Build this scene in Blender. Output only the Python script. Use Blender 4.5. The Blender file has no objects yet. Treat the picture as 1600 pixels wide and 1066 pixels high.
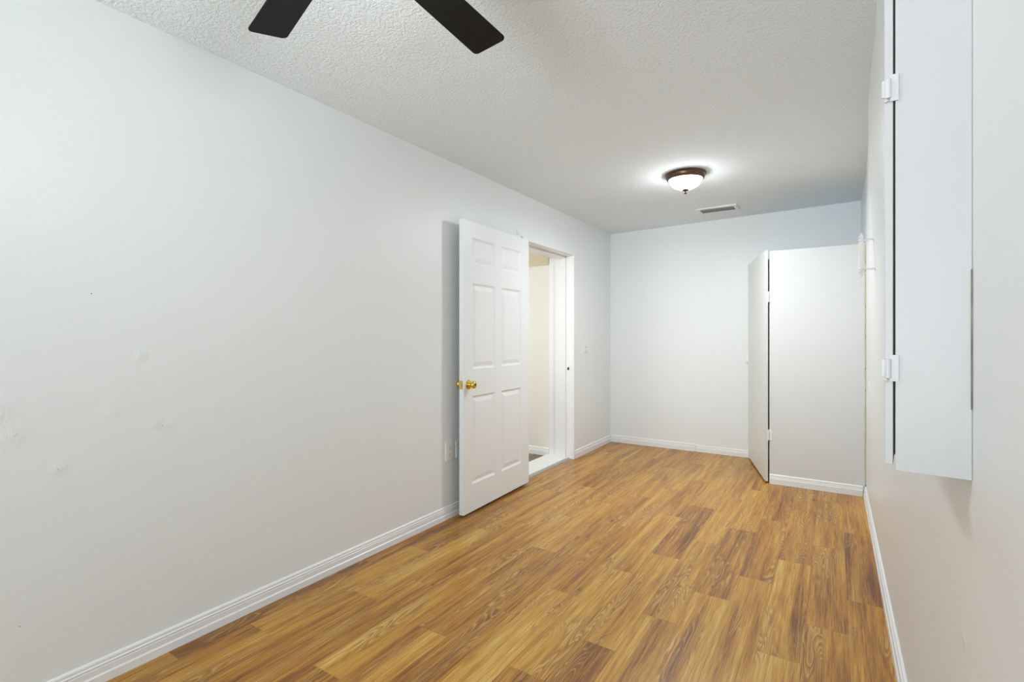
import bpy, bmesh, math, random
from mathutils import Vector, Matrix

PI = math.pi
C = bpy.context.scene.collection
S = bpy.context.scene

# ------------------------------------------------------------------ camera
F_PX = 790.0
YAW = math.atan((1303.5 - 800.0) / F_PX)
cd = bpy.data.cameras.new('camera')
cd.sensor_width = 36.0
cd.lens = F_PX / 1600.0 * 36.0
cd.shift_x = 0.0
cd.shift_y = (525.0 - 533.0) / 1600.0
cd.clip_start = 0.02
cam = bpy.data.objects.new('camera', cd)
C.objects.link(cam)
cam.location = (0.0, 0.0, 1.235)
cam.rotation_euler = (PI / 2, 0.0, YAW)
S.camera = cam

# ------------------------------------------------------------------ world, exposure, daylight
w = bpy.data.worlds.new('world')
S.world = w
w.use_nodes = True
bg = w.node_tree.nodes['Background']
bg.inputs[0].default_value = (0.80, 0.90, 1.0, 1)
bg.inputs[1].default_value = 1.5
S.view_settings.view_transform = 'Standard'
S.view_settings.look = 'None'
S.view_settings.gamma = 1.0
S.view_settings.use_curve_mapping = False
S.view_settings.exposure = 0.21


def area_light(name, loc, rot, sx, sy, power, col):
    l = bpy.data.lights.new(name, 'AREA')
    l.shape = 'RECTANGLE'
    l.size = sx
    l.size_y = sy
    l.energy = power
    l.color = col
    o = bpy.data.objects.new(name, l)
    C.objects.link(o)
    o.location = loc
    o.rotation_euler = rot
    return o


# daylight entering through the window in the wall behind the camera
area_light('window_daylight', (-1.05, -3.55, 1.30), (PI / 2 + 0.50, 0, 0), 2.0, 1.7, 38.0, (0.86, 0.95, 1.0))
bl = area_light('window_fill', (-1.05, -3.54, 0.95), (PI / 2 + 0.35, 0, 0), 1.9, 0.9, 13.0, (0.86, 0.95, 1.0))  # added narrow fill at the window, aimed up to lift the ceiling
bl.data.spread = math.radians(60)
# daylight of the hall beyond the open door
area_light('hall_daylight', (-3.3, 2.75, 1.45), (PI / 2, 0, 0), 1.0, 1.6, 18.0, (0.97, 0.98, 1.0))

# ------------------------------------------------------------------ key dimensions (metres)
XL = -2.21      # left wall
XLO = -2.48     # far side of the left wall
XR = 0.205      # right wall
YB = 5.615      # back wall
YF = -3.60      # wall behind the camera
H_DOOR = 2.04
OY0, OY1 = 3.65, 4.60   # door opening


def ceil_z(x):
    return 2.425 + (x - XL) * (2.473 - 2.425) / 2.41


# ------------------------------------------------------------------ material helpers
def new_mat(name, col=(0.8, 0.8, 0.8), rough=0.5, metal=0.0, spec=0.5):
    m = bpy.data.materials.new(name)
    m.use_nodes = True
    b = m.node_tree.nodes['Principled BSDF']
    b.inputs['Base Color'].default_value = (*col, 1)
    b.inputs['Roughness'].default_value = rough
    b.inputs['Metallic'].default_value = metal
    b.inputs['Specular IOR Level'].default_value = spec
    return m, m.node_tree, b


def nd(nt, kind, **kw):
    n = nt.nodes.new(kind)
    for k, v in kw.items():
        setattr(n, k, v)
    return n


def math_n(nt, op, a, b=None, c=None, clamp=False):
    n = nt.nodes.new('ShaderNodeMath')
    n.operation = op
    n.use_clamp = clamp
    for i, v in enumerate((a, b, c)):
        if v is None:
            continue
        if isinstance(v, (int, float)):
            n.inputs[i].default_value = v
        else:
            nt.links.new(v, n.inputs[i])
    return n.outputs[0]


def noise(nt, vec, scale, detail=2.0, rough=0.5, dist=0.0):
    n = nt.nodes.new('ShaderNodeTexNoise')
    n.inputs['Scale'].default_value = scale
    n.inputs['Detail'].default_value = detail
    n.inputs['Roughness'].default_value = rough
    n.inputs['Distortion'].default_value = dist
    nt.links.new(vec, n.inputs['Vector'])
    return n.outputs['Fac']


def mapping(nt, vec, scale=(1, 1, 1), loc=(0, 0, 0)):
    n = nt.nodes.new('ShaderNodeMapping')
    n.inputs['Scale'].default_value = scale
    n.inputs['Location'].default_value = loc
    nt.links.new(vec, n.inputs['Vector'])
    return n.outputs[0]


def objco(nt):
    return nt.nodes.new('ShaderNodeTexCoord').outputs['Object']


def bump(nt, b, h, dist, strength=1.0):
    n = nt.nodes.new('ShaderNodeBump')
    n.inputs['Strength'].default_value = strength
    n.inputs['Distance'].default_value = dist
    nt.links.new(h, n.inputs['Height'])
    nt.links.new(n.outputs[0], b.inputs['Normal'])


def ramp(nt, fac, stops):
    n = nt.nodes.new('ShaderNodeValToRGB')
    cr = n.color_ramp
    while len(cr.elements) < len(stops):
        cr.elements.new(0.5)
    for e, (p, c) in zip(cr.elements, stops):
        e.position = p
        e.color = (*c, 1)
    nt.links.new(fac, n.inputs[0])
    return n.outputs[0]


def mixc(nt, fac, a, b, mode='MIX'):
    n = nt.nodes.new('ShaderNodeMix')
    n.data_type = 'RGBA'
    n.blend_type = mode
    for sock, v in ((n.inputs['Factor'], fac), (n.inputs['A'], a), (n.inputs['B'], b)):
        if isinstance(v, (int, float)):
            sock.default_value = v
        elif isinstance(v, tuple):
            sock.default_value = (*v, 1)
        else:
            nt.links.new(v, sock)
    return n.outputs['Result']


def srgb(r, g, b):
    f = lambda c: (c / 255 / 12.92) if c / 255 <= 0.04045 else ((c / 255 + 0.055) / 1.055) ** 2.4
    return (f(r), f(g), f(b))


# painted plaster wall; patches = [(point, radius)] of rough spackle, dots = small nail holes
def wall_mat(name, col, rough, patches=(), dots=(), lump=0.0015, fine=0.00035):
    m, nt, b = new_mat(name, col, rough)
    co = objco(nt)
    h1 = math_n(nt, 'MULTIPLY', noise(nt, co, 130, 3, 0.55), fine)
    h2 = math_n(nt, 'MULTIPLY', noise(nt, co, 3.2, 2, 0.5), lump)
    h = math_n(nt, 'ADD', h1, h2)
    if patches:
        pn = noise(nt, co, 38, 3, 0.65, 0.8)
        for (p, r) in patches:
            d = nd(nt, 'ShaderNodeVectorMath', operation='DISTANCE')
            nt.links.new(co, d.inputs[0])
            d.inputs[1].default_value = p
            mask = math_n(nt, 'SUBTRACT', 1.0, math_n(nt, 'DIVIDE', d.outputs['Value'], r), clamp=True)
            h = math_n(nt, 'ADD', h, math_n(nt, 'MULTIPLY', math_n(nt, 'MULTIPLY', mask, pn), 0.0060))
    bump(nt, b, h, 1.0, 1.0)
    if dots:
        tot = None
        for (p, r) in dots:
            d = nd(nt, 'ShaderNodeVectorMath', operation='DISTANCE')
            nt.links.new(co, d.inputs[0])
            d.inputs[1].default_value = p
            k = math_n(nt, 'LESS_THAN', d.outputs['Value'], r)
            tot = k if tot is None else math_n(nt, 'MAXIMUM', tot, k)
        cmix = mixc(nt, tot, col, (0.25, 0.25, 0.24))
        nt.links.new(cmix, b.inputs['Base Color'])
    return m


WALL = (0.83, 0.862, 0.872)
M_wall_left = wall_mat('paint_left_wall', WALL, 0.42,
    patches=[((XL, 0.478, 1.003), .06), ((XL, 0.504, 0.92), .05), ((XL, 0.911, 0.901), .035), ((XL, 0.955, 0.882), .03),
             ((XL, 0.767, 0.968), .04), ((XL, 1.126, 0.945), .035), ((XL, 0.615, 0.786), .03), ((XL, 0.857, 1.162), .03)],
    dots=[((XL, 0.707, 1.384), .0022), ((XL, 0.615, 0.786), .0016), ((XL, 0.93, 0.885), .0015), ((XL, 0.52, 0.30), .0018)])
M_wall_back = wall_mat('paint_back_wall', WALL, 0.42)
M_wall_right = wall_mat('paint_right_wall', (0.83, 0.857, 0.857), 0.36,
    patches=[((XR, 1.255, 0.665), .02), ((XR, 1.19, 0.90), .035)], lump=0.003)
M_wall_hall = wall_mat('paint_hall_wall', (0.84, 0.83, 0.75), 0.5)
M_hall_beige = wall_mat('paint_hall_beige', srgb(214, 202, 172), 0.5)
M_ceil, nt, b = new_mat('textured_ceiling', (0.875, 0.935, 0.965), 0.9, 0, 0.2)
co = objco(nt)
hh = math_n(nt, 'ADD', math_n(nt, 'MULTIPLY', noise(nt, co, 85, 3, 0.6, 0.4), 0.010),
            math_n(nt, 'MULTIPLY', noise(nt, co, 150, 2, 0.5), 0.0015))
bump(nt, b, hh, 1.0, 0.85)

M_trim, nt, b = new_mat('gloss_white_trim', (0.86, 0.87, 0.875), 0.30)
bump(nt, b, math_n(nt, 'MULTIPLY', noise(nt, objco(nt), 60, 2), 0.0003), 1.0)
M_door, nt, b = new_mat('white_door_paint', (0.86, 0.885, 0.90), 0.33)
bump(nt, b, math_n(nt, 'MULTIPLY', noise(nt, mapping(nt, objco(nt), (300, 300, 14)), 1.0, 3, 0.6), 0.00025), 1.0)


def old_paint(name, col, specks=()):
    m, nt, b = new_mat(name, col, 0.38)
    co = objco(nt)
    h = math_n(nt, 'ADD', math_n(nt, 'MULTIPLY', noise(nt, mapping(nt, co, (22, 22, 5)), 1.0, 3), 0.0009),
               math_n(nt, 'MULTIPLY', noise(nt, co, 140, 2), 0.0002))
    bump(nt, b, h, 1.0)
    sp = noise(nt, co, 55, 2, 0.6)
    k = ramp(nt, sp, [(0.0, (0, 0, 0)), (0.775, (0, 0, 0)), (0.80, (1, 1, 1))])
    nt.links.new(mixc(nt, k, col, (0.42, 0.42, 0.42)), b.inputs['Base Color'])
    return m


M_cab = old_paint('old_white_cabinet_paint', (0.60, 0.595, 0.60))
M_cabhinge = old_paint('thick_white_hinge_paint', (0.68, 0.68, 0.685))
M_closet = old_paint('old_white_closet_paint', (0.70, 0.715, 0.71))
M_closet_door = old_paint('old_cream_door_paint', (0.83, 0.855, 0.82))
M_dark, _, _ = new_mat('dark_gap_shade', (0.03, 0.025, 0.02), 0.8)  # near-black colour standing in for shade inside the cabinet gap
M_raw, nt, b = new_mat('bare_wood_edge', srgb(150, 130, 100), 0.7)
nt.links.new(ramp(nt, noise(nt, mapping(nt, objco(nt), (200, 200, 18)), 1.0, 4),
    [(0.3, srgb(112, 92, 78)), (0.7, srgb(176, 162, 140))]), b.inputs['Base Color'])
M_brass, nt, b = new_mat('polished_brass', srgb(226, 196, 96), 0.16, 1.0)
M_steel, _, _ = new_mat('worn_steel', (0.55, 0.53, 0.50), 0.35, 1.0)
M_bronze, nt, b = new_mat('oil_rubbed_bronze', srgb(104, 80, 66), 0.34, 0.75)
nt.links.new(mixc(nt, noise(nt, objco(nt), 40, 2), srgb(120, 92, 74), srgb(70, 52, 44)), b.inputs['Base Color'])
M_plate, _, _ = new_mat('white_plastic', (0.86, 0.86, 0.84), 0.28)
M_hole, _, _ = new_mat('black_slot', (0.02, 0.02, 0.02), 0.6)
M_vent, nt, b = new_mat('grey_green_enamel', srgb(150, 164, 158), 0.4)
M_ventw, _, _ = new_mat('white_enamel', (0.82, 0.82, 0.81), 0.4)
M_blade, nt, b = new_mat('matte_black_blade', srgb(30, 29, 27), 0.6, 0, 0.18)
nt.links.new(mixc(nt, noise(nt, mapping(nt, objco(nt), (8, 90, 8)), 1.0, 3), srgb(14, 14, 14), srgb(26, 25, 23)), b.inputs['Base Color'])
M_black_metal, _, _ = new_mat('black_metal', srgb(30, 29, 28), 0.35, 0.8)
M_glasspane, nt, b = new_mat('window_glass', (1, 1, 1), 0.02)
b.inputs['Transmission Weight'].default_value = 1.0
M_caulk, _, _ = new_mat('yellowed_caulk', srgb(206, 200, 158), 0.6)
M_sill, _, _ = new_mat('white_threshold', (0.84, 0.845, 0.83), 0.35)
M_strip, _, _ = new_mat('grey_transition_metal', (0.45, 0.44, 0.40), 0.4, 0.6)


def glow_mat(name, col, strength):
    m, nt, b = new_mat(name, (0.9, 0.88, 0.82), 0.25)
    b.inputs['Emission Color'].default_value = (*col, 1)
    b.inputs['Emission Strength'].default_value = strength
    # slightly swirled alabaster glass
    n = noise(nt, objco(nt), 14, 3, 0.6, 1.2)
    nt.links.new(ramp(nt, n, [(0.3, tuple(c * 0.86 for c in col)), (0.7, col)]), b.inputs['Emission Color'])
    return m


M_dome = glow_mat('lit_alabaster_glass', (0.95, 0.97, 1.0), 48.0)
M_fanglass = glow_mat('lit_fan_glass', (0.95, 0.97, 1.0), 22.0)

# wood floor: grain runs along V of the UV map (metres, each plank shifted), tone per plank
def floor_material(name, cols, gloss):
    m, nt, b = new_mat(name, (0.4, 0.25, 0.1), gloss)
    uv = nd(nt, 'ShaderNodeUVMap')
    uv.uv_map = 'grain'
    U = uv.outputs[0]
    tone = nd(nt, 'ShaderNodeAttribute', attribute_name='tone').outputs['Fac']
    # wandering grain: warp across the plank
    warp = noise(nt, mapping(nt, U, (7.0, 2.6, 1)), 1.0, 2, 0.5)
    field = noise(nt, mapping(nt, U, (13.0, 1.15, 1)), 1.0, 1.5, 0.45, 0.35)
    streak = noise(nt, mapping(nt, U, (26, 1.0, 1), (3, 7, 0)), 1.0, 4, 0.65, 0.3)
    broad = noise(nt, mapping(nt, U, (9, 0.75, 1), (11, 2, 0)), 1.0, 1, 0.5)
    fibre = noise(nt, mapping(nt, U, (260, 7, 1)), 1.0, 3, 0.6)
    fibre2 = noise(nt, mapping(nt, U, (90, 2.6, 1)), 1.0, 4, 0.65)
    rings = math_n(nt, 'SINE', math_n(nt, 'MULTIPLY', math_n(nt, 'ADD', field, math_n(nt, 'MULTIPLY', warp, 0.25)), 150.0))
    rings = math_n(nt, 'MULTIPLY_ADD', rings, 0.5, 0.5)
    rings = math_n(nt, 'POWER', rings, 2.5)
    cath = noise(nt, mapping(nt, U, (9.5, 1.5, 1), (5, 1, 0)), 1.0, 1, 0.5)
    cmask = ramp(nt, cath, [(0.0, (0, 0, 0)), (0.50, (0, 0, 0)), (0.60, (1, 1, 1))])
    v = math_n(nt, 'MULTIPLY_ADD', math_n(nt, 'SUBTRACT', streak, 0.5), 1.05, tone)
    v = math_n(nt, 'MULTIPLY_ADD', math_n(nt, 'SUBTRACT', broad, 0.5), 0.70, v)
    v = math_n(nt, 'MULTIPLY_ADD', math_n(nt, 'SUBTRACT', fibre2, 0.5), 0.85, v)
    v = math_n(nt, 'MULTIPLY_ADD', math_n(nt, 'SUBTRACT', fibre, 0.5), 0.85, v)
    base = ramp(nt, v, cols)
    ringf = math_n(nt, 'MULTIPLY', math_n(nt, 'MULTIPLY', rings, cmask), 0.55)
    base = mixc(nt, ringf, base, srgb(128, 80, 32))
    # pale line beside the rings
    pale = math_n(nt, 'SINE', math_n(nt, 'MULTIPLY_ADD', math_n(nt, 'ADD', field, math_n(nt, 'MULTIPLY', warp, 0.25)), 150.0, 2.2))
    pale = math_n(nt, 'POWER', math_n(nt, 'MULTIPLY_ADD', pale, 0.5, 0.5), 5.0)
    base = mixc(nt, math_n(nt, 'MULTIPLY', math_n(nt, 'MULTIPLY', pale, cmask), 0.30), base, srgb(232, 204, 146))
    # knots
    vo = nd(nt, 'ShaderNodeTexVoronoi')
    nt.links.new(mapping(nt, U, (4.2, 2.0, 1), (1.7, 0.6, 0)), vo.inputs['Vector'])
    vo.inputs['Scale'].default_value = 1.0
    kn = ramp(nt, vo.outputs['Distance'], [(0.0, (1, 1, 1)), (0.030, (0.9, 0.9, 0.9)), (0.055, (0.25, 0.25, 0.25)), (0.11, (0, 0, 0))])
    base = mixc(nt, math_n(nt, 'MULTIPLY', kn, 0.8), base, srgb(62, 34, 14))
    # seam edges
    e = nd(nt, 'ShaderNodeUVMap')
    e.uv_map = 'edge'
    sx = nd(nt, 'ShaderNodeSeparateXYZ')
    nt.links.new(e.outputs[0], sx.inputs[0])
    du = math_n(nt, 'MINIMUM', sx.outputs[0], math_n(nt, 'SUBTRACT', 0.1545, sx.outputs[0]))
    seam = math_n(nt, 'LESS_THAN', math_n(nt, 'MINIMUM', du, sx.outputs[1]), 0.0011)
    base = mixc(nt, math_n(nt, 'MULTIPLY', seam, 0.30), base, srgb(80, 50, 24))
    nt.links.new(base, b.inputs['Base Color'])
    nt.links.new(math_n(nt, 'MULTIPLY_ADD', fibre2, 0.16, gloss - 0.08), b.inputs['Roughness'])
    h = math_n(nt, 'ADD', math_n(nt, 'MULTIPLY', fibre, 0.0003), math_n(nt, 'MULTIPLY', seam, -0.0005))
    bump(nt, b, h, 1.0, 0.6)
    return m


M_floor = floor_material('oak_vinyl_plank', [(0.0, srgb(82, 46, 17)), (0.22, srgb(130, 78, 26)), (0.45, srgb(176, 121, 40)),
                                             (0.66, srgb(198, 147, 56)), (0.90, srgb(216, 176, 92)), (1.0, srgb(228, 198, 136))], 0.36)
M_floor_hall = floor_material('brown_hall_plank', [(0.0, srgb(70, 52, 42)), (0.5, srgb(124, 98, 80)), (1.0, srgb(160, 136, 116))], 0.4)


# ------------------------------------------------------------------ mesh helpers
class MB:
    """collects shapes (world coordinates) into one bmesh"""
    def __init__(self):
        self.bm = bmesh.new()

    def box(self, x0, x1, y0, y1, z0, z1):
        vs = [self.bm.verts.new(p) for p in ((x0, y0, z0), (x1, y0, z0), (x1, y1, z0), (x0, y1, z0),
                                             (x0, y0, z1), (x1, y0, z1), (x1, y1, z1), (x0, y1, z1))]
        for f in ((0, 3, 2, 1), (4, 5, 6, 7), (0, 1, 5, 4), (1, 2, 6, 5), (2, 3, 7, 6), (3, 0, 4, 7)):
            self.bm.faces.new([vs[i] for i in f])
        return self

    def prism(self, pts, z0, z1):
        """vertical prism over a counter-clockwise footprint"""
        a = [self.bm.verts.new((x, y, z0)) for x, y in pts]
        c = [self.bm.verts.new((x, y, z1)) for x, y in pts]
        n = len(pts)
        self.bm.faces.new(a[::-1])
        self.bm.faces.new(c)
        for i in range(n):
            self.bm.faces.new((a[i], a[(i + 1) % n], c[(i + 1) % n], c[i]))
        return self

    def sweep(self, prof, p0, p1, out):
        """profile [(d, z)] extruded from p0 to p1; d is measured along out, z upward"""
        rows = []
        for p in (p0, p1):
            rows.append([self.bm.verts.new((p[0] + out[0] * d, p[1] + out[1] * d, z)) for d, z in prof])
        n = len(prof)
        for i in range(n):
            self.bm.faces.new((rows[0][i], rows[0][(i + 1) % n], rows[1][(i + 1) % n], rows[1][i]))
        self.bm.faces.new(rows[0][::-1])
        self.bm.faces.new(rows[1])
        return self

    def lathe(self, prof, c, axis=(0, 0, 1), seg=48):
        """profile [(r, h)] turned round an axis through c"""
        q = Vector((0, 0, 1)).rotation_difference(Vector(axis).normalized()).to_matrix()
        c = Vector(c)
        rings = []
        for r, h in prof:
            if r < 1e-6:
                rings.append([self.bm.verts.new(c + q @ Vector((0, 0, h)))])
            else:
                rings.append([self.bm.verts.new(c + q @ Vector((r * math.cos(2 * PI * k / seg), r * math.sin(2 * PI * k / seg), h))) for k in range(seg)])
        for a, d in zip(rings, rings[1:]):
            for k in range(seg):
                k2 = (k + 1) % seg
                if len(a) == 1 and len(d) == 1:
                    continue
                if len(a) == 1:
                    self.bm.faces.new((a[0], d[k2], d[k]))
                elif len(d) == 1:
                    self.bm.faces.new((a[k], a[k2], d[0]))
                else:
                    self.bm.faces.new((a[k], a[k2], d[k2], d[k]))
        return self

    def tube(self, pts, r, seg=12):
        pts = [Vector(p) for p in pts]
        rings = []
        for i, p in enumerate(pts):
            t = (pts[min(i + 1, len(pts) - 1)] - pts[max(i - 1, 0)]).normalized()
            u = t.cross(Vector((0.3, 0.1, 1))).normalized()
            v = t.cross(u)
            rings.append([self.bm.verts.new(p + (u * math.cos(2 * PI * k / seg) + v * math.sin(2 * PI * k / seg)) * r) for k in range(seg)])
        for a, d in zip(rings, rings[1:]):
            for k in range(seg):
                self.bm.faces.new((a[k], a[(k + 1) % seg], d[(k + 1) % seg], d[k]))
        self.bm.faces.new(rings[0][::-1])
        self.bm.faces.new(rings[-1])
        return self


ORIGIN = {}


def tag(o, label=None, cat=None, group=None, kind=None):
    for k, v in (('label', label), ('category', cat), ('group', group), ('kind', kind)):
        if v:
            o[k] = v
    return o


def thing(name, loc, label, cat, group=None):
    o = bpy.data.objects.new(name, None)
    o.empty_display_size = 0.1
    C.objects.link(o)
    o.location = loc
    ORIGIN[o.name] = Vector(loc)
    return tag(o, label, cat, group)


def obj(name, mb, mat, parent=None, origin=None, smooth=False, bevel=0.0, label=None, xf=None):
    """link the collected shapes as ONE mesh object; vertices are world coordinates"""
    if xf is not None:
        mb.bm.transform(xf)
    bmesh.ops.recalc_face_normals(mb.bm, faces=mb.bm.faces)
    if parent is not None:
        off = ORIGIN[parent.name]
    else:
        off = Vector(origin) if origin else Vector((0, 0, 0))
    mb.bm.transform(Matrix.Translation(-off))
    me = bpy.data.meshes.new(name)
    mb.bm.to_mesh(me)
    mb.bm.free()
    me.materials.append(mat)
    o = bpy.data.objects.new(name, me)
    C.objects.link(o)
    if parent is not None:
        o.parent = parent
    else:
        o.location = off
    ORIGIN[o.name] = off
    if smooth:
        for p in me.polygons:
            p.use_smooth = True
        me.set_sharp_from_angle(angle=math.radians(38))
    if bevel:
        bv = o.modifiers.new('bevel', 'BEVEL')
        bv.width = bevel
        bv.segments = 2
        bv.limit_method = 'ANGLE'
    if label:
        o['label'] = label
    return o


# ------------------------------------------------------------------ setting: floor
PW, PL = 0.1545, 0.9630
# joint position of each row, counted from the right wall
JO = [3.80, 2.505, 3.150, 2.825, 3.495, 3.170, 2.850, 3.515, 3.150, 2.855, 2.565, 3.125, 2.855, 2.615, 3.150, 2.87, 2.3]
# tone of the plank that starts (near end) at the given distance, read by eye: low = dark
TONE = {(0, 2): 0.36, (0, 3): 0.52, (0, 1): 0.50, (0, 4): .55, (1, 3): 0.50, (1, 2): 0.50, (1, 4): .56, (2, 3): 0.44, (2, 2): 0.55, (2, 1): .58, (2, 4): .45,
        (3, 3): 0.43, (3, 2): 0.42, (3, 1): 0.56, (4, 3): 0.60, (4, 2): 0.42, (4, 1): 0.55, (4, 4): 0.45,
        (5, 2): 0.56, (5, 3): 0.55, (5, 1): 0.52, (6, 2): 0.34, (6, 3): 0.56, (6, 1): 0.62, (6, 0): 0.36,
        (7, 2): 0.60, (7, 1): 0.62, (7, 3): .48, (8, 3): 0.54, (8, 2): 0.52, (8, 1): 0.66, (9, 2): 0.50, (9, 1): 0.46, (9, 3): .58,
        (10, 2): 0.62, (10, 1): 0.46, (10, 3): 0.50, (11, 3): 0.52, (11, 2): 0.62, (11, 1): 0.62, (11, 4): .46, (12, 2): 0.60, (12, 1): 0.44,
        (12, 3): 0.48, (13, 2): 0.50, (13, 1): 0.62, (13, 3): 0.48, (14, 2): 0.40, (14, 1): 0.58, (14, 3): .46, (15, 0): 0.34, (15, 1): 0.30, (15, 2): .34}


def plank_floor(name, x_right, x_left, y0, y1, rows, mat, seed, z=0.0, tones=None, thick=0.05):
    rnd = random.Random(seed)
    bm = bmesh.new()
    uv = bm.loops.layers.uv.new('grain')
    ed = bm.loops.layers.uv.new('edge')
    tn = bm.faces.layers.float.new('tone')
    n = int(math.ceil((x_right - x_left) / PW))
    for i in range(n):
        xa = x_right - i * PW
        xb = max(xa - PW, x_left)
        j0 = rows[i % len(rows)]
        k = math.floor((y0 - j0) / PL)
        while j0 + k * PL < y1:
            ya, yb = j0 + k * PL, j0 + (k + 1) * PL
            idx = int(round((ya) // PL))
            ca, cb = max(ya, y0), min(yb, y1)
            if cb > ca:
                f = bm.faces.new([bm.verts.new(p) for p in ((xb, ca, z), (xa, ca, z), (xa, cb, z), (xb, cb, z))])
                t = (tones or {}).get((i, idx), rnd.uniform(0.40, 0.60))
                f[tn] = t
                ou, ov = rnd.uniform(0, 60), rnd.uniform(0, 60)
                for l in f.loops:
                    x, y = l.vert.co.x, l.vert.co.y
                    l[uv].uv = (ou + (x - xa), ov + (y - ya))
                    l[ed].uv = (xa - x, y - ya)
            k += 1
    # slab underneath
    mb = MB()
    mb.box(x_left, x_right, y0, y1, z - thick, z - 0.002)
    tmp = bpy.data.meshes.new('tmp')
    mb.bm.to_mesh(tmp)
    mb.bm.free()
    bm.from_mesh(tmp)
    bpy.data.meshes.remove(tmp)
    me = bpy.data.meshes.new(name)
    bm.to_mesh(me)
    bm.free()
    me.materials.append(mat)
    o = bpy.data.objects.new(name, me)
    C.objects.link(o)
    return tag(o, kind='structure')


fl = plank_floor('floor', XR, XL - 0.06, YF, YB, JO, M_floor, 7, tones=TONE)
tag(fl, 'honey oak plank floor of the empty room')
fh = plank_floor('floor_hall', XLO - 0.01, -4.4, 2.4, YB, [2.9, 3.3, 3.7, 2.6], M_floor_hall, 3, z=0.0)
tag(fh, 'dull brown plank floor beyond the doorway')

# ------------------------------------------------------------------ setting: walls and ceiling
mb = MB()
mb.box(XLO, XL, YF, OY0, -0.05, 2.60).box(XLO, XL, OY1, YB, -0.05, 2.60).box(XLO, XL, OY0, OY1, H_DOOR, 2.60)
tag(obj('wall_left', mb, M_wall_left), 'long plain white wall with the open panelled door', kind='structure')
tag(obj('wall_back', MB().box(XLO, XR + 0.2, YB, YB + 0.12, -0.05, 2.60), M_wall_back), 'white end wall behind the closet', kind='structure')

# right wall: leans and bulges into the room towards the ceiling
GT = [(-4.0, 0.0), (1.2, 0.0), (1.45, 0.004), (1.9, 0.055), (2.28, 0.074), (2.5, 0.066), (2.69, 0.062), (2.88, 0.062), (3.18, 0.055), (3.79, 0.029),
      (4.25, 0.012), (4.60, 0.005), (4.705, 0.0), (5.75, 0.0)]


def g_at(y):
    for (a, ga), (c, gc) in zip(GT, GT[1:]):
        if a <= y <= c:
            t = (y - a) / (c - a)
            t = t * t * (3 - 2 * t) if abs(ga - gc) > 0.02 else t
            return ga + (gc - ga) * t
    return 0.0


def wall_x(y, z):
    t = min(1.0, max(0.0, (z - 0.9) / 1.57))
    return XR - g_at(y) * t * t * (3 - 2 * t)


bm = bmesh.new()
NY, NZ = 140, 30
YS = 4.705     # the bulge ends here; beyond it the wall is flat behind the closet
grid = []
for i in range(NY + 1):
    y = YF + (YS - YF) * i / NY
    grid.append([bm.verts.new((wall_x(y, -0.05 + 2.65 * j / NZ), y, -0.05 + 2.65 * j / NZ)) for j in range(NZ + 1)])
for i in range(NY):
    for j in range(NZ):
        bm.faces.new((grid[i][j], grid[i][j + 1], grid[i + 1][j + 1], grid[i + 1][j]))
back = [bm.verts.new(p) for p in ((XR + .15, YF, -.05), (XR + .15, YF, 2.6), (XR + .15, YS, 2.6), (XR + .15, YS, -.05))]
bm.faces.new(back)
bm.faces.new([g for g in grid[0]] + [back[1], back[0]])
bm.faces.new([g for g in grid[-1]][::-1] + [back[3], back[2]])
bm.faces.new([grid[i][0] for i in range(NY + 1)][::-1] + [back[0], back[3]])
bm.faces.new([grid[i][-1] for i in range(NY + 1)] + [back[2], back[1]])
mb = MB()
mb.bm.free()
mb.bm = bm
tag(obj('wall_right', mb, M_wall_right, smooth=True), 'glossy white wall with an uneven bulge near the ceiling', kind='structure')

tag(obj('wall_right_far', MB().box(XR, XR + .15, YS, YB + .1, -.05, 2.6), M_wall_right), 'flat end of the right wall beside and above the closet', kind='structure')

# wall behind the camera with its window
WX0, WX1, WZ0, WZ1 = -2.05, -0.05, 0.42, 2.15
mb = MB()
mb.box(XLO, WX0, YF - .12, YF, -.05, 2.6).box(WX1, XR + .2, YF - .12, YF, -.05, 2.6)
mb.box(WX0, WX1, YF - .12, YF, -.05, WZ0).box(WX0, WX1, YF - .12, YF, WZ1, 2.6)
tag(obj('wall_front', mb, M_wall_back), 'white wall behind the viewer holding the window', kind='structure')
mb = MB()
mb.box(WX0, WX1, YF - .10, YF - .06, WZ0, WZ0 + .05).box(WX0, WX1, YF - .10, YF - .06, WZ1 - .05, WZ1)
mb.box(WX0, WX0 + .05, YF - .10, YF - .06, WZ0 + .05, WZ1 - .05).box(WX1 - .05, WX1, YF - .10, YF - .06, WZ0 + .05, WZ1 - .05)
mb.box(-1.075, -1.025, YF - .10, YF - .06, WZ0 + .05, WZ1 - .05)
win = tag(obj('window_1', mb, M_trim), 'white framed window behind the viewer', kind='structure')

# ceiling (slopes up slightly towards the right wall)
mb = MB()
xa, xb = -2.45, XR + .1
mb.sweep([(xa, ceil_z(xa)), (xb, ceil_z(xb)), (xb, 2.7), (xa, 2.7)], (0, YF - .1, 0), (0, YB + .1, 0), (1, 0))
tag(obj('ceiling', mb, M_ceil), 'white sprayed-texture ceiling', kind='structure')
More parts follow.
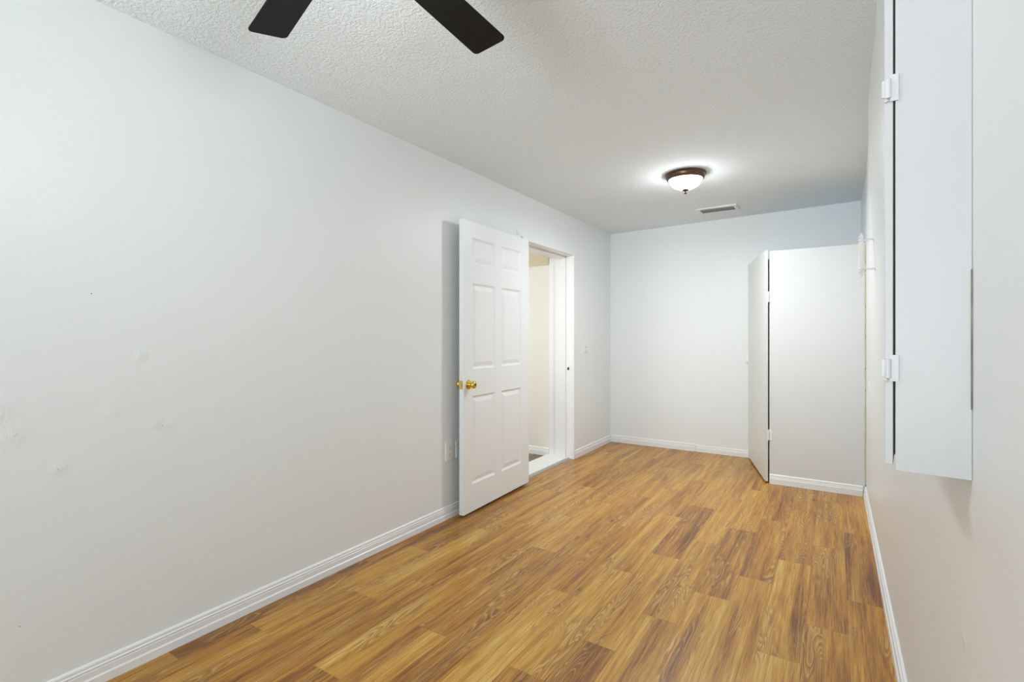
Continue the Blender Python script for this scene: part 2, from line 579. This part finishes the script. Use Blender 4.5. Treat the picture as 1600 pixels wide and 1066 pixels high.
# hall beyond the doorway
tag(obj('ceiling_hall', MB().box(-4.4, XLO, 2.4, YB, 2.44, 2.6), M_wall_hall), 'ceiling of the hall beyond the doorway', kind='structure')
tag(obj('wall_hall', MB().box(-4.4, XLO, OY1 - .005, OY1 + .1, 0, 1.965), M_wall_hall), 'cream hall wall seen through the doorway', kind='structure')
tag(obj('trim_1', MB().box(-4.4, XLO, OY1 - .012, OY1 + .1, 1.965, 2.44), M_hall_beige), 'beige band at the top of the hall wall', kind='structure')
tag(obj('wall_hall_far', MB().box(-4.5, -4.4, 2.3, YB, -.05, 2.6), M_wall_hall), 'far wall of the hall', kind='structure')
tag(obj('wall_hall_front', MB().box(-4.5, XLO, 2.3, 2.4, -.05, 2.6), M_wall_hall), 'near wall of the hall', kind='structure')

# ------------------------------------------------------------------ baseboards
PROF = [(0, 0), (.017, 0), (.017, .030), (.014, .033), (.0125, .036), (.0125, .056), (.0105, .058), (.0105, .060), (.0125, .062), (.0125, .066),
        (.0085, .069), (.0085, .072), (.0095, .075), (.0085, .080), (.004, .084), (0, .085)]
PROF2 = [(0, 0), (.015, 0), (.015, .045), (.012, .048), (.012, .056), (.009, .060), (.010, .066), (.009, .074), (.004, .079), (0, .080)]


def board(name, prof, p0, p1, out, label):
    mb = MB()
    mb.sweep(prof, p0, p1, out)
    o = obj(name, mb, M_trim, smooth=False)
    return tag(o, label, kind='structure')


board('baseboard_left', PROF, (XL, YF, 0), (XL, OY0 - .045, 0), (1, 0), 'white moulded baseboard along the long left wall')
board('baseboard_left_far', PROF2, (XL, OY1 + .035, 0), (XL, YB, 0), (1, 0), 'short white baseboard between doorway and back corner')
board('baseboard_back', PROF2, (XL + .015, YB, 0), (-1.252, YB, 0), (0, -1), 'white baseboard on the back wall left of its gap')
board('baseboard_back_short', [(d * .8, z * .9) for d, z in PROF2], (-1.243, YB, 0), (-0.735, YB, 0), (0, -1), 'lower white baseboard on the back wall beside the closet')
board('baseboard_right', PROF, (XR, 4.70, 0), (XR, YF, 0), (-1, 0), 'white moulded baseboard along the right wall')
board('baseboard_hall', PROF2, (XLO - .001, OY1 - .005, 0), (-4.4, OY1 - .005, 0), (0, -1), 'white baseboard in the hall beyond the doorway')

# ------------------------------------------------------------------ door frame and threshold
mb = MB()
# jambs: deep board, rabbet and stop
for (ya, s) in ((OY1, -1), (OY0, 1)):
    y_in = ya + s * .003
    mb.box(XLO - .012, XL + .004, min(ya, y_in), max(ya, y_in), 0, H_DOOR)
    y_st = ya + s * .016
    mb.box(XL - .19, XL - .075, min(ya, y_st), max(ya, y_st), 0, H_DOOR - .0)
mb.box(XLO - .012, XL + .004, OY0, OY1, H_DOOR - .004, H_DOOR)
mb.box(XL - .19, XL - .075, OY0, OY1, H_DOOR - .018, H_DOOR - .004)
# casings on the room side
mb.box(XL, XL + .014, OY1, OY1 + .034, 0, H_DOOR + .034)
mb.box(XL, XL + .014, OY0 - .034, OY0, 0, H_DOOR + .034)
mb.box(XL, XL + .014, OY0, OY1, H_DOOR, H_DOOR + .034)
# casings on the hall side
mb.box(XLO - .014, XLO, OY0 - .05, OY0, 0, H_DOOR + .05)
frame = tag(obj('trim_2', mb, M_trim, bevel=.002), 'white door frame of the left doorway', kind='structure')
sp = obj('strike_plate', MB().box(XL - .066, XL - .022, OY1 - .0055, OY1 - .003, .875, .937), M_trim, frame, label='painted latch plate on the door frame')
obj('latch_hole', MB().box(XL - .056, XL - .036, OY1 - .007, OY1 - .0053, .892, .919), M_hole, sp, label='black latch hole')
th = tag(obj('trim_3', MB().box(XLO - .02, XL - .052, OY0 + .003, OY1 - .017, .0, .014), M_sill, bevel=.003), 'white sill plate on the floor of the doorway', kind='structure')
tag(obj('trim_4', MB().sweep([(0, 0), (.026, 0), (.022, .004), (.006, .009), (0, .009)], (XL - .052, OY0 + .003, 0), (XL - .052, OY1 - .003, 0), (1, 0)), M_strip),
    'thin grey transition strip in front of the doorway sill', kind='structure')

# ------------------------------------------------------------------ six-panel door, opened flat against the left wall
DW, DT, DZ0, DZ1 = 0.922, 0.035, 0.020, 2.029
pf = Vector((-2.109, 2.700, 0))      # free edge, room-side face
ph = Vector((-2.143, 3.622, 0))      # hinge edge
du = (ph - pf).normalized()
dn = Vector((du.y, -du.x, 0))         # towards the room
# local frame: X along the door from the free edge, Y away from the room, Z up
XF = Matrix(((du.x, -dn.x, 0, pf.x), (du.y, -dn.y, 0, pf.y), (0, 0, 1, 0), (0, 0, 0, 1)))
COLS = [(.105, .400), (.492, .792)]
ROWS = [(.207, .818), (1.004, 1.600), (1.731, 1.915)]


def door_leaf(mb):
    bm = mb.bm
    xs = [0, COLS[0][0], COLS[0][1], COLS[1][0], COLS[1][1], DW]
    zs = [DZ0] + [v for r in ROWS for v in r] + [DZ1]
    for (y, s) in ((0.0, 1), (DT, -1)):
        for i in range(5):
            for j in range(7):
                a, c, z0, z1 = xs[i], xs[i + 1], zs[j], zs[j + 1]
                if i in (1, 3) and j in (1, 3, 5):
                    steps = [(0, 0), (.004, .004), (.014, .009), (.020, .009), (.044, .003), (.046, .0025)]
                    prev = None
                    for ins, dep in steps:
                        yy = y + s * dep
                        ring = [bm.verts.new(p) for p in ((a + ins, yy, z0 + ins), (c - ins, yy, z0 + ins), (c - ins, yy, z1 - ins), (a + ins, yy, z1 - ins))]
                        if prev:
                            for k in range(4):
                                bm.faces.new((prev[k], prev[(k + 1) % 4], ring[(k + 1) % 4], ring[k]))
                        prev = ring
                    bm.faces.new(prev)
                else:
                    bm.faces.new([bm.verts.new(p) for p in ((a, y, z0), (c, y, z0), (c, y, z1), (a, y, z1))])
    for q in (((0, 0, DZ0), (0, DT, DZ0), (0, DT, DZ1), (0, 0, DZ1)), ((DW, 0, DZ0), (DW, DT, DZ0), (DW, DT, DZ1), (DW, 0, DZ1)),
              ((0, 0, DZ0), (DW, 0, DZ0), (DW, DT, DZ0), (0, DT, DZ0)), ((0, 0, DZ1), (DW, 0, DZ1), (DW, DT, DZ1), (0, DT, DZ1))):
        bm.faces.new([bm.verts.new(p) for p in q])
    bmesh.ops.remove_doubles(bm, verts=bm.verts, dist=1e-5)


mb = MB()
door_leaf(mb)
door = obj('door_1', mb, M_door, xf=XF, origin=(ph.x, ph.y, 0), bevel=0)
tag(door, 'white six-panel door with brass knobs standing open against the left wall', kind='structure')
KZ, KX = 0.902, 0.058
knob_prof = [(0, 0), (.032, 0), (.033, .003), (.030, .007), (.016, .010), (.0125, .014), (.0115, .022), (.014, .027), (.022, .033), (.0262, .041),
             (.0255, .049), (.020, .055), (.012, .0575), (.011, .0560), (0, .0555)]
k1 = obj('door_knob', MB().lathe(knob_prof, (KX, 0, KZ), (0, -1, 0), 40), M_brass, door, smooth=True, xf=XF, label='polished brass knob on the room side')
obj('key_cylinder', MB().lathe([(0, .0555), (.0075, .0555), (.0075, .058), (0, .058)], (KX, 0, KZ), (0, -1, 0), 20), M_hole, k1, xf=XF)
obj('door_knob', MB().lathe([(r, h * .95) for r, h in knob_prof], (KX, DT, KZ), (0, 1, 0), 40), M_brass, door, smooth=True, xf=XF, label='polished brass knob on the wall side')
lp = obj('latch_plate', MB().box(-.0015, .0002, .005, .030, KZ - .029, KZ + .029), M_brass, door, xf=XF, label='brass latch plate on the door edge')
obj('latch_bolt', MB().box(-.008, -.0015, .011, .024, KZ - .008, KZ + .008), M_steel, lp, xf=XF)
for hz in (.25, 1.05, 1.80):
    obj('hinge', MB().lathe([(0, 0), (.006, 0), (.006, .09), (0, .09)], (DW + .008, DT * .5, hz), (0, 0, 1), 16).box(DW + .0005, DW + .004, .004, DT, hz, hz + .09),
        M_trim, door, xf=XF)

# small hook on the wall above the doorway
mb = MB()
mb.box(XL, XL + .003, 3.539, 3.551, 2.070, 2.124)
mb.tube([(XL + .003, 3.545, 2.078), (XL + .012, 3.545, 2.074), (XL + .017, 3.545, 2.080), (XL + .017, 3.545, 2.092)], .003)
o = obj('wall_hook', mb, M_ventw, origin=(XL, 3.545, 2.1), smooth=True)
tag(o, 'tiny white hook on the left wall above the open door', 'hook')


# ------------------------------------------------------------------ plates on the walls
def plate(name, c, wy, hz, out, label, cat, group=None):
    """wall plate on a wall facing +x (out=1) or -x (out=-1), bevelled rim"""
    t = thing(name, c, label, cat, group)
    x, y, z = c
    mb = MB()
    bm = mb.bm
    prev = None
    for ins, d in ((0, 0), (0, .002), (.004, .006), (.005, .0063)):
        ring = [bm.verts.new((x + out * d, y + a * (wy / 2 - ins), z + e * (hz / 2 - ins))) for a, e in ((-1, -1), (1, -1), (1, 1), (-1, 1))]
        if prev:
            for k in range(4):
                bm.faces.new((prev[k], prev[(k + 1) % 4], ring[(k + 1) % 4], ring[k]))
        else:
            bm.faces.new(ring[::-1])
        prev = ring
    bm.faces.new(prev)
    obj('cover_plate', mb, M_plate, t)
    return t


def screw(parent, x, y, z, out):
    obj('screw', MB().lathe([(0, 0), (.0032, 0), (.0028, .0012), (0, .0014)], (x, y, z), (out, 0, 0), 12), M_plate, parent)


t = plate('power_outlet', (XL, 2.672, .452), .084, .133, 1, 'white double power outlet on the left wall beside the open door edge', 'outlet')
for dz in (.024, -.024):
    r = obj('receptacle', MB().box(XL + .006, XL + .0085, 2.672 - .017, 2.672 + .017, .452 + dz - .017, .452 + dz + .017), M_plate, t, bevel=.001)
    obj('slots', MB().box(XL + .0083, XL + .0088, 2.672 - .0085, 2.672 - .0065, .452 + dz - .001, .452 + dz + .009)
        .box(XL + .0083, XL + .0088, 2.672 + .0065, 2.672 + .0085, .452 + dz - .001, .452 + dz + .008)
        .box(XL + .0083, XL + .0088, 2.672 - .003, 2.672 + .003, .452 + dz - .012, .452 + dz - .007), M_hole, r)
screw(t, XL + .006, 2.672, .452, 1)
t = plate('cable_outlet', (XL, 2.776, .450), .074, .118, 1, 'white cable socket plate half hidden behind the open door', 'outlet')
obj('socket', MB().lathe([(0, 0), (.0075, 0), (.0075, .004), (.005, .004), (.005, .010), (0, .010)], (XL + .006, 2.776, .450), (1, 0, 0), 20), M_hole, t, label='black round cable socket')
screw(t, XL + .006, 2.776, .495, 1)
screw(t, XL + .006, 2.776, .405, 1)
t = plate('light_switch', (XL, 4.908, 1.113), .115, .121, 1, 'white light switch plate on the left wall near the back corner', 'switch')
for dz in (.022, -.022):
    obj('rocker', MB().sweep([(.006, 1.113 + dz - .016), (.011, 1.113 + dz - .014), (.008, 1.113 + dz + .016), (.006, 1.113 + dz + .016)],
                             (XL, 4.908 - .03, 0), (XL, 4.908 + .03, 0), (1, 0)), M_plate, t)
    obj('rocker_gap', MB().box(XL + .0055, XL + .0066, 4.908 - .033, 4.908 + .033, 1.113 + dz - .020, 1.113 + dz - .0165), M_vent, t)
t = plate('blank_wall_plate', (XR, 4.21, .868), .072, .112, -1, 'small blank white plate on the right wall near the closet', 'wall plate')
screw(t, XR - .006, 4.21, .905, -1)
screw(t, XR - .006, 4.21, .831, -1)

# ------------------------------------------------------------------ closet in the right back corner
CH = 1.946
FX, FY = -0.459, 4.735     # front left corner
cl = thing('closet', ((FX + XR) / 2, (FY + YB) / 2, 0), 'white painted corner closet with a slanted side door, lower than the ceiling', 'closet')
mb = MB()
mb.box(FX, XR - .004, FY, FY + .02, 0, CH)
obj('front_panel', mb, M_closet, cl, bevel=.0015)
mb = MB()
mb.sweep(PROF2, (FX + .002, FY, 0), (XR - .019, FY, 0), (0, -1))
obj('baseboard', mb, M_trim, cl)
# closet door: slanted from the front corner back to the wall
a = Vector((-0.4655, 4.722, 0))
e = Vector((-0.690, 5.530, 0))
cu = (e - a).normalized()
cn = Vector((cu.y, -cu.x, 0))      # points to +x (inside)
if cn.x < 0:
    cn = -cn
CW = (e - a).length
CXF = Matrix(((cu.x, cn.x, 0, a.x - cn.x * .024), (cu.y, cn.y, 0, a.y - cn.y * .024), (0, 0, 1, 0), (0, 0, 0, 1)))
cdoor = obj('door', MB().box(0, CW, 0, .022, .016, CH + .006), M_closet_door, cl, xf=CXF, bevel=.0015, label='cream painted flush closet door, slightly slanted')
obj('edge_strip', MB().box(-.0022, .0, .0, .0215, .02, CH + .004), M_closet, cdoor, xf=CXF)
for hz in (1.518, .362):
    hb = MB()
    hb.lathe([(0, 0), (.0062, 0), (.0062, .088), (0, .088)], (FX - .006, FY - .010, hz), (0, 0, 1), 16)
    hb.box(FX - .002, FX + .020, FY - .0035, FY - .0003, hz, hz + .088)
    hb.box(FX - .020, FX - .008, FY - .0165, FY - .0135, hz, hz + .088)
    obj('hinge', hb, M_trim, cdoor, smooth=True)
# post at the back wall that the door shuts against, with its catch
obj('door_post', MB().prism([(-.733, YB - .001), (-.733, YB - .03), (-.712, YB - .075), (-.680, YB - .068), (-.680, YB - .001)], .004, CH + .012), M_closet_door, cl, bevel=.0015)
mb = MB()
mb.box(-.748, -.722, YB - .034, YB - .022, .975, 1.085).box(-.754, -.716, YB - .046, YB - .034, .980, .996).box(-.754, -.716, YB - .046, YB - .034, 1.064, 1.080)
obj('catch', mb, M_trim, cl, bevel=.001, label='white painted catch on the closet post')
obj('top_panel', MB().prism([(FX + .02, FY + .02), (XR - .02, FY + .02), (XR - .02, YB - .002), (-.676, YB - .002), (-.655, 5.50)], CH - .06, CH - .045), M_closet, cl)
# ragged yellowed gap between the panel and the right wall
rnd = random.Random(4)
mb = MB()
z = .09
while z < 1.9:
    h = rnd.uniform(.02, .10)
    ww = rnd.uniform(.001, .0055)
    mb.box(XR - .005 - ww, XR - .001, FY - .0025, FY + .002, z, min(z + h, 1.93))
    z += h + rnd.choice((.0, .006, .012))
obj('caulk_line', mb, M_caulk, cl, label='yellowed ragged filler beside the right wall')

# ------------------------------------------------------------------ tall shallow cabinet on the right wall
cb = thing('wall_cabinet', (.15, 1.37, .98), 'tall shallow white wall cabinet with a painted hinged door, nearest on the right wall', 'cabinet')
n0 = Vector((XR - .0005, 1.184, 0))      # near side at the wall
n1 = Vector((.0975, 1.197, 0))   # near side outer edge
od = Vector((.100, 1.0, 0)).normalized()
f1 = n1 + od * .37
f0 = Vector((XR - .0005, f1.y, 0))
BZ0, BZ1 = .980, 2.27
tck = .014


def quad(p, q, th_dir, t, z0, z1):
    """vertical board between p and q, thickness t along th_dir"""
    th_dir = Vector((*th_dir[:2], 0)).normalized()
    pts = [p, q, q + th_dir * t, p + th_dir * t]
    return MB().prism([(v.x, v.y) for v in pts], z0, z1)


side = obj('side_panel', quad(n0, n1, od, tck, BZ0, BZ1), M_cab, cb, bevel=.001)
obj('side_panel', quad(f1, f0, -od, tck, BZ0, BZ1), M_cab, cb, bevel=.001)
ins0, ins1 = n0 + od * (tck + .0005), n1 + od * (tck + .0005)
fi1, fi0 = f1 - od * (tck + .0005), f0 - od * (tck + .0005)
for (za, zb, nm) in ((BZ0 + .004, BZ0 + .018, 'bottom_panel'), (BZ1 - .018, BZ1 - .004, 'top_panel')):
    obj(nm, MB().prism([(ins0.x - .001, ins0.y), (fi0.x - .001, fi0.y), (fi1.x + .002, fi1.y), (ins1.x + .002, ins1.y)], za, zb), M_cab, cb)
# back panel coloured near black as the shade seen through the gap
obj('back_panel', MB().prism([(XR - .007, ins0.y + .002), (XR - .001, ins0.y + .002), (XR - .001, fi0.y - .002), (XR - .007, fi0.y - .002)], BZ0 + .02, BZ1 - .02), M_dark, cb)
on = Vector((-od.y, od.x, 0))    # outward, into the room
d0 = n1 + on * .0033
d1 = f1 + on * .0033
cdr = obj('door', quad(d0, d1, on, .0135, BZ0 + .010, BZ1 - .004), M_cab, cb, bevel=.0015)
obj('gap_shade', quad(n1 + on * .0004 + od * .004, f1 + on * .0004 - od * .004, on, .0027, BZ0 + .03, BZ1 - .02), M_dark, cb, label='dark strip painted as shade in the slot between cabinet and its door')  # strip filling the slot, its shade put into the colour
for hz in (1.155, 1.686):
    hb = MB()
    base = n1 + on * .011 - od * .003
    hb.lathe([(0, 0), (.005, 0), (.005, .036), (0, .036)], (base.x, base.y - .001, hz), (0, 0, 1), 16)
    hb.lathe([(0, 0), (.0025, .001), (.0036, .004), (.002, .007), (0, .008)], (base.x - .003, base.y - .002, hz - .008), (0, 0, 1), 12)
    hb.prism([((n1 - on * .005 - od * .0035).x, (n1 - on * .005 - od * .0035).y), ((n1 - on * .005 - od * .0006).x, (n1 - on * .005 - od * .0006).y),
              ((n1 + on * .008 - od * .0006).x, (n1 + on * .008 - od * .0006).y), ((n1 + on * .008 - od * .0035).x, (n1 + on * .008 - od * .0035).y)], hz - .006, hz + .044)
    hb.prism([((n1 + on * .010 - od * .0045).x, (n1 + on * .010 - od * .0045).y), ((n1 + on * .010 - od * .0006).x, (n1 + on * .010 - od * .0006).y),
              ((n1 + on * .0205 - od * .0006).x, (n1 + on * .0205 - od * .0006).y), ((n1 + on * .0205 - od * .0045).x, (n1 + on * .0205 - od * .0045).y)], hz + .003, hz + .035)
    obj('hinge', hb, M_cabhinge, cdr, smooth=True)
obj('wall_gap', MB().box(XR - .0024, XR - .0006, 1.1815, 1.1837, 1.105, 1.352), M_raw, cb, label='bare brown strip between cabinet and wall')

# ------------------------------------------------------------------ turned spindle bracket on the right wall
BY = 3.30
bx = .1225
sb = thing('spindle_bracket', (bx, BY, 1.55), 'white turned spindle held off the right wall by two small arms', 'bracket')
obj('spindle', MB().lathe([(0, 0), (.004, .002), (.006, .006), (.003, .010), (.008, .013), (.003, .018), (.010, .024), (.0145, .031), (.008, .036), (.0155, .043),
                           (.0135, .048), (.0125, .055), (.0125, .178), (.0135, .184), (.009, .190), (.0155, .197), (.013, .203), (.007, .208), (.011, .214),
                           (.009, .221), (.004, .227), (.006, .231), (.003, .236), (0, .237)], (bx, BY, 1.550), (0, 0, 1), 24), M_trim, sb, smooth=True)
for (zz, dz) in ((1.741, .010), (1.597, -.003)):
    wx = wall_x(BY, zz)
    pts = [(bx, BY, zz), (bx + .012, BY, zz + dz * .5), (bx + .030, BY, zz + dz), (wx - .003, BY, zz + dz)]
    arm = MB().tube(pts, .0042, 10)
    arm.lathe([(0, 0), (.011, 0), (.012, .003), (.006, .005), (0, .006)], (wx + .002, BY, zz + dz), (-1, 0, 0), 20)
    obj('arm', arm, M_trim, sb, smooth=True)

# ------------------------------------------------------------------ ceiling vent
vz = ceil_z(-.94) - .005
VX0, VX1, VY0, VY1 = -1.092, -.790, 5.055, 5.205
v = thing('ceiling_vent', (-.94, 5.13, vz), 'narrow grey-green air vent in the ceiling near the closet', 'vent')
mb = MB()
for (x0, x1, y0, y1) in ((VX0 - .03, VX1 + .03, VY0 - .03, VY0), (VX0 - .03, VX1 + .03, VY1, VY1 + .03), (VX0 - .03, VX0, VY0, VY1), (VX1, VX1 + .03, VY0, VY1)):
    mb.box(x0, x1, y0, y1, vz - .007, vz + .012)
obj('frame', mb, M_ventw, v, bevel=.002)
obj('duct_shade', MB().box(VX0, VX1, VY0, VY1, vz - .0015, vz + .004), M_hole, v)  # black sheet painted as the shade between the louvers
for (y, wl) in ((VY0 + .004, .052), (VY0 + .066, .040), (VY0 + .136, .012)):
    obj('louver', MB().box(VX0 + .001, VX1 - .001, y, y + wl, vz - .0045, vz - .003), M_vent, v,
        xf=Matrix.Translation((0, y + wl / 2, vz - .004)) @ Matrix.Rotation(math.radians(5), 4, 'X') @ Matrix.Translation((0, -y - wl / 2, -vz + .003)))

# ------------------------------------------------------------------ flush ceiling light
lx, ly = -.942, 3.900
lz = ceil_z(lx)
cl2 = thing('ceiling_light', (lx, ly, lz), 'lit flush ceiling light with bronze rim and frosted glass bowl', 'ceiling light')
obj('rim', MB().lathe([(0, .004), (.138, .004), (.147, -.001), (.150, -.007), (.147, -.012), (.141, -.014), (.141, -.018), (.137, -.030), (.132, -.042), (.127, -.046),
                       (.121, -.046), (.119, -.034), (.100, -.022), (0, -.022)], (lx, ly, lz), (0, 0, 1), 72), M_bronze, cl2, smooth=True)
dome = [(.118, -.036)] + [(.118 * math.cos(t), -.036 - .082 * math.sin(t)) for t in [i * PI / 2 / 14 for i in range(1, 14)]] + [(0, -.118)]
obj('glass_bowl', MB().lathe(dome, (lx, ly, lz), (0, 0, 1), 64), M_dome, cl2, smooth=True, label='glowing frosted glass bowl')
obj('finial', MB().lathe([(0, -.112), (.021, -.114), (.026, -.119), (.019, -.125), (.008, -.129), (.0075, -.136), (.011, -.141), (.008, -.149), (0, -.152)],
                         (lx, ly, lz), (0, 0, 1), 28), M_bronze, cl2, smooth=True)

dl = area_light('ceiling_fill', (lx, ly, lz - .158), (0, 0, 0), .12, .12, 15.5, (0.96, 0.98, 1.0))  # added light under the glass bowl, brightens walls and floor
dl.data.shape = 'DISK'

# ------------------------------------------------------------------ ceiling fan
fx, fy, fz = -.945, .775, 2.200
fan = thing('ceiling_fan', (fx, fy, ceil_z(fx)), 'ceiling fan with matte black blades at the top of the picture', 'ceiling fan')
obj('canopy', MB().lathe([(0, .01), (.075, .01), (.078, -.01), (.070, -.045), (.030, -.062), (0, -.062)], (fx, fy, ceil_z(fx)), (0, 0, 1), 40), M_black_metal, fan, smooth=True)
obj('down_rod', MB().lathe([(0, 0), (.013, 0), (.013, -.14), (0, -.14)], (fx, fy, ceil_z(fx) - .05), (0, 0, 1), 20), M_black_metal, fan, smooth=True)
obj('motor_housing', MB().lathe([(0, .075), (.06, .075), (.100, .060), (.112, .035), (.112, .005), (.098, -.016), (.075, -.026), (0, -.026)], (fx, fy, fz), (0, 0, 1), 48), M_black_metal, fan, smooth=True)
obj('lamp_glass', MB().lathe([(.070, -.026), (.098, -.038), (.104, -.055), (.098, -.075), (.078, -.095), (.040, -.108), (0, -.112)], (fx, fy, fz), (0, 0, 1), 48), M_fanglass, fan, smooth=True)
pl = bpy.data.lights.new('fan_fill', 'POINT')  # extra light added below the fan glass to brighten the room
pl.energy = 7.5
pl.color = (0.96, 0.98, 1.0)
pl.shadow_soft_size = 0.07
po = bpy.data.objects.new('fan_fill', pl)
C.objects.link(po)
po.location = (fx, fy, fz - 0.19)
BLADE_A0 = 92.0
for k in range(5):
    ang = math.radians(BLADE_A0 + 72 * k)
    R1, R0 = .607, .165
    # outline in blade space: x outward, y across
    out = []
    wt, wr, rr = .060, .048, .016
    out += [(R0, -wr), (R0, wr)]
    for t in range(5):
        a_ = PI / 2 - t * PI / 8
        out.append((R1 - rr + rr * math.cos(a_), wt - rr + rr * math.sin(a_)))
    for t in range(5):
        a_ = -t * PI / 8
        out.append((R1 + .004 - rr + rr * math.cos(a_), -wt + rr + rr * math.sin(a_)))
    mb = MB()
    mb.prism(out, -.003, .003)
    X = Matrix.Translation((fx, fy, fz)) @ Matrix.Rotation(ang, 4, 'Z') @ Matrix.Rotation(math.radians(-11), 4, 'X')
    bl = obj('blade', mb, M_blade, fan, xf=X, bevel=.0015)
    ir = MB()
    ir.prism([(.09, -.014), (.19, -.030), (.225, -.022), (.225, .022), (.19, .030), (.09, .014)], -.008, -.0032)
    obj('blade_iron', ir, M_black_metal, bl, xf=X)
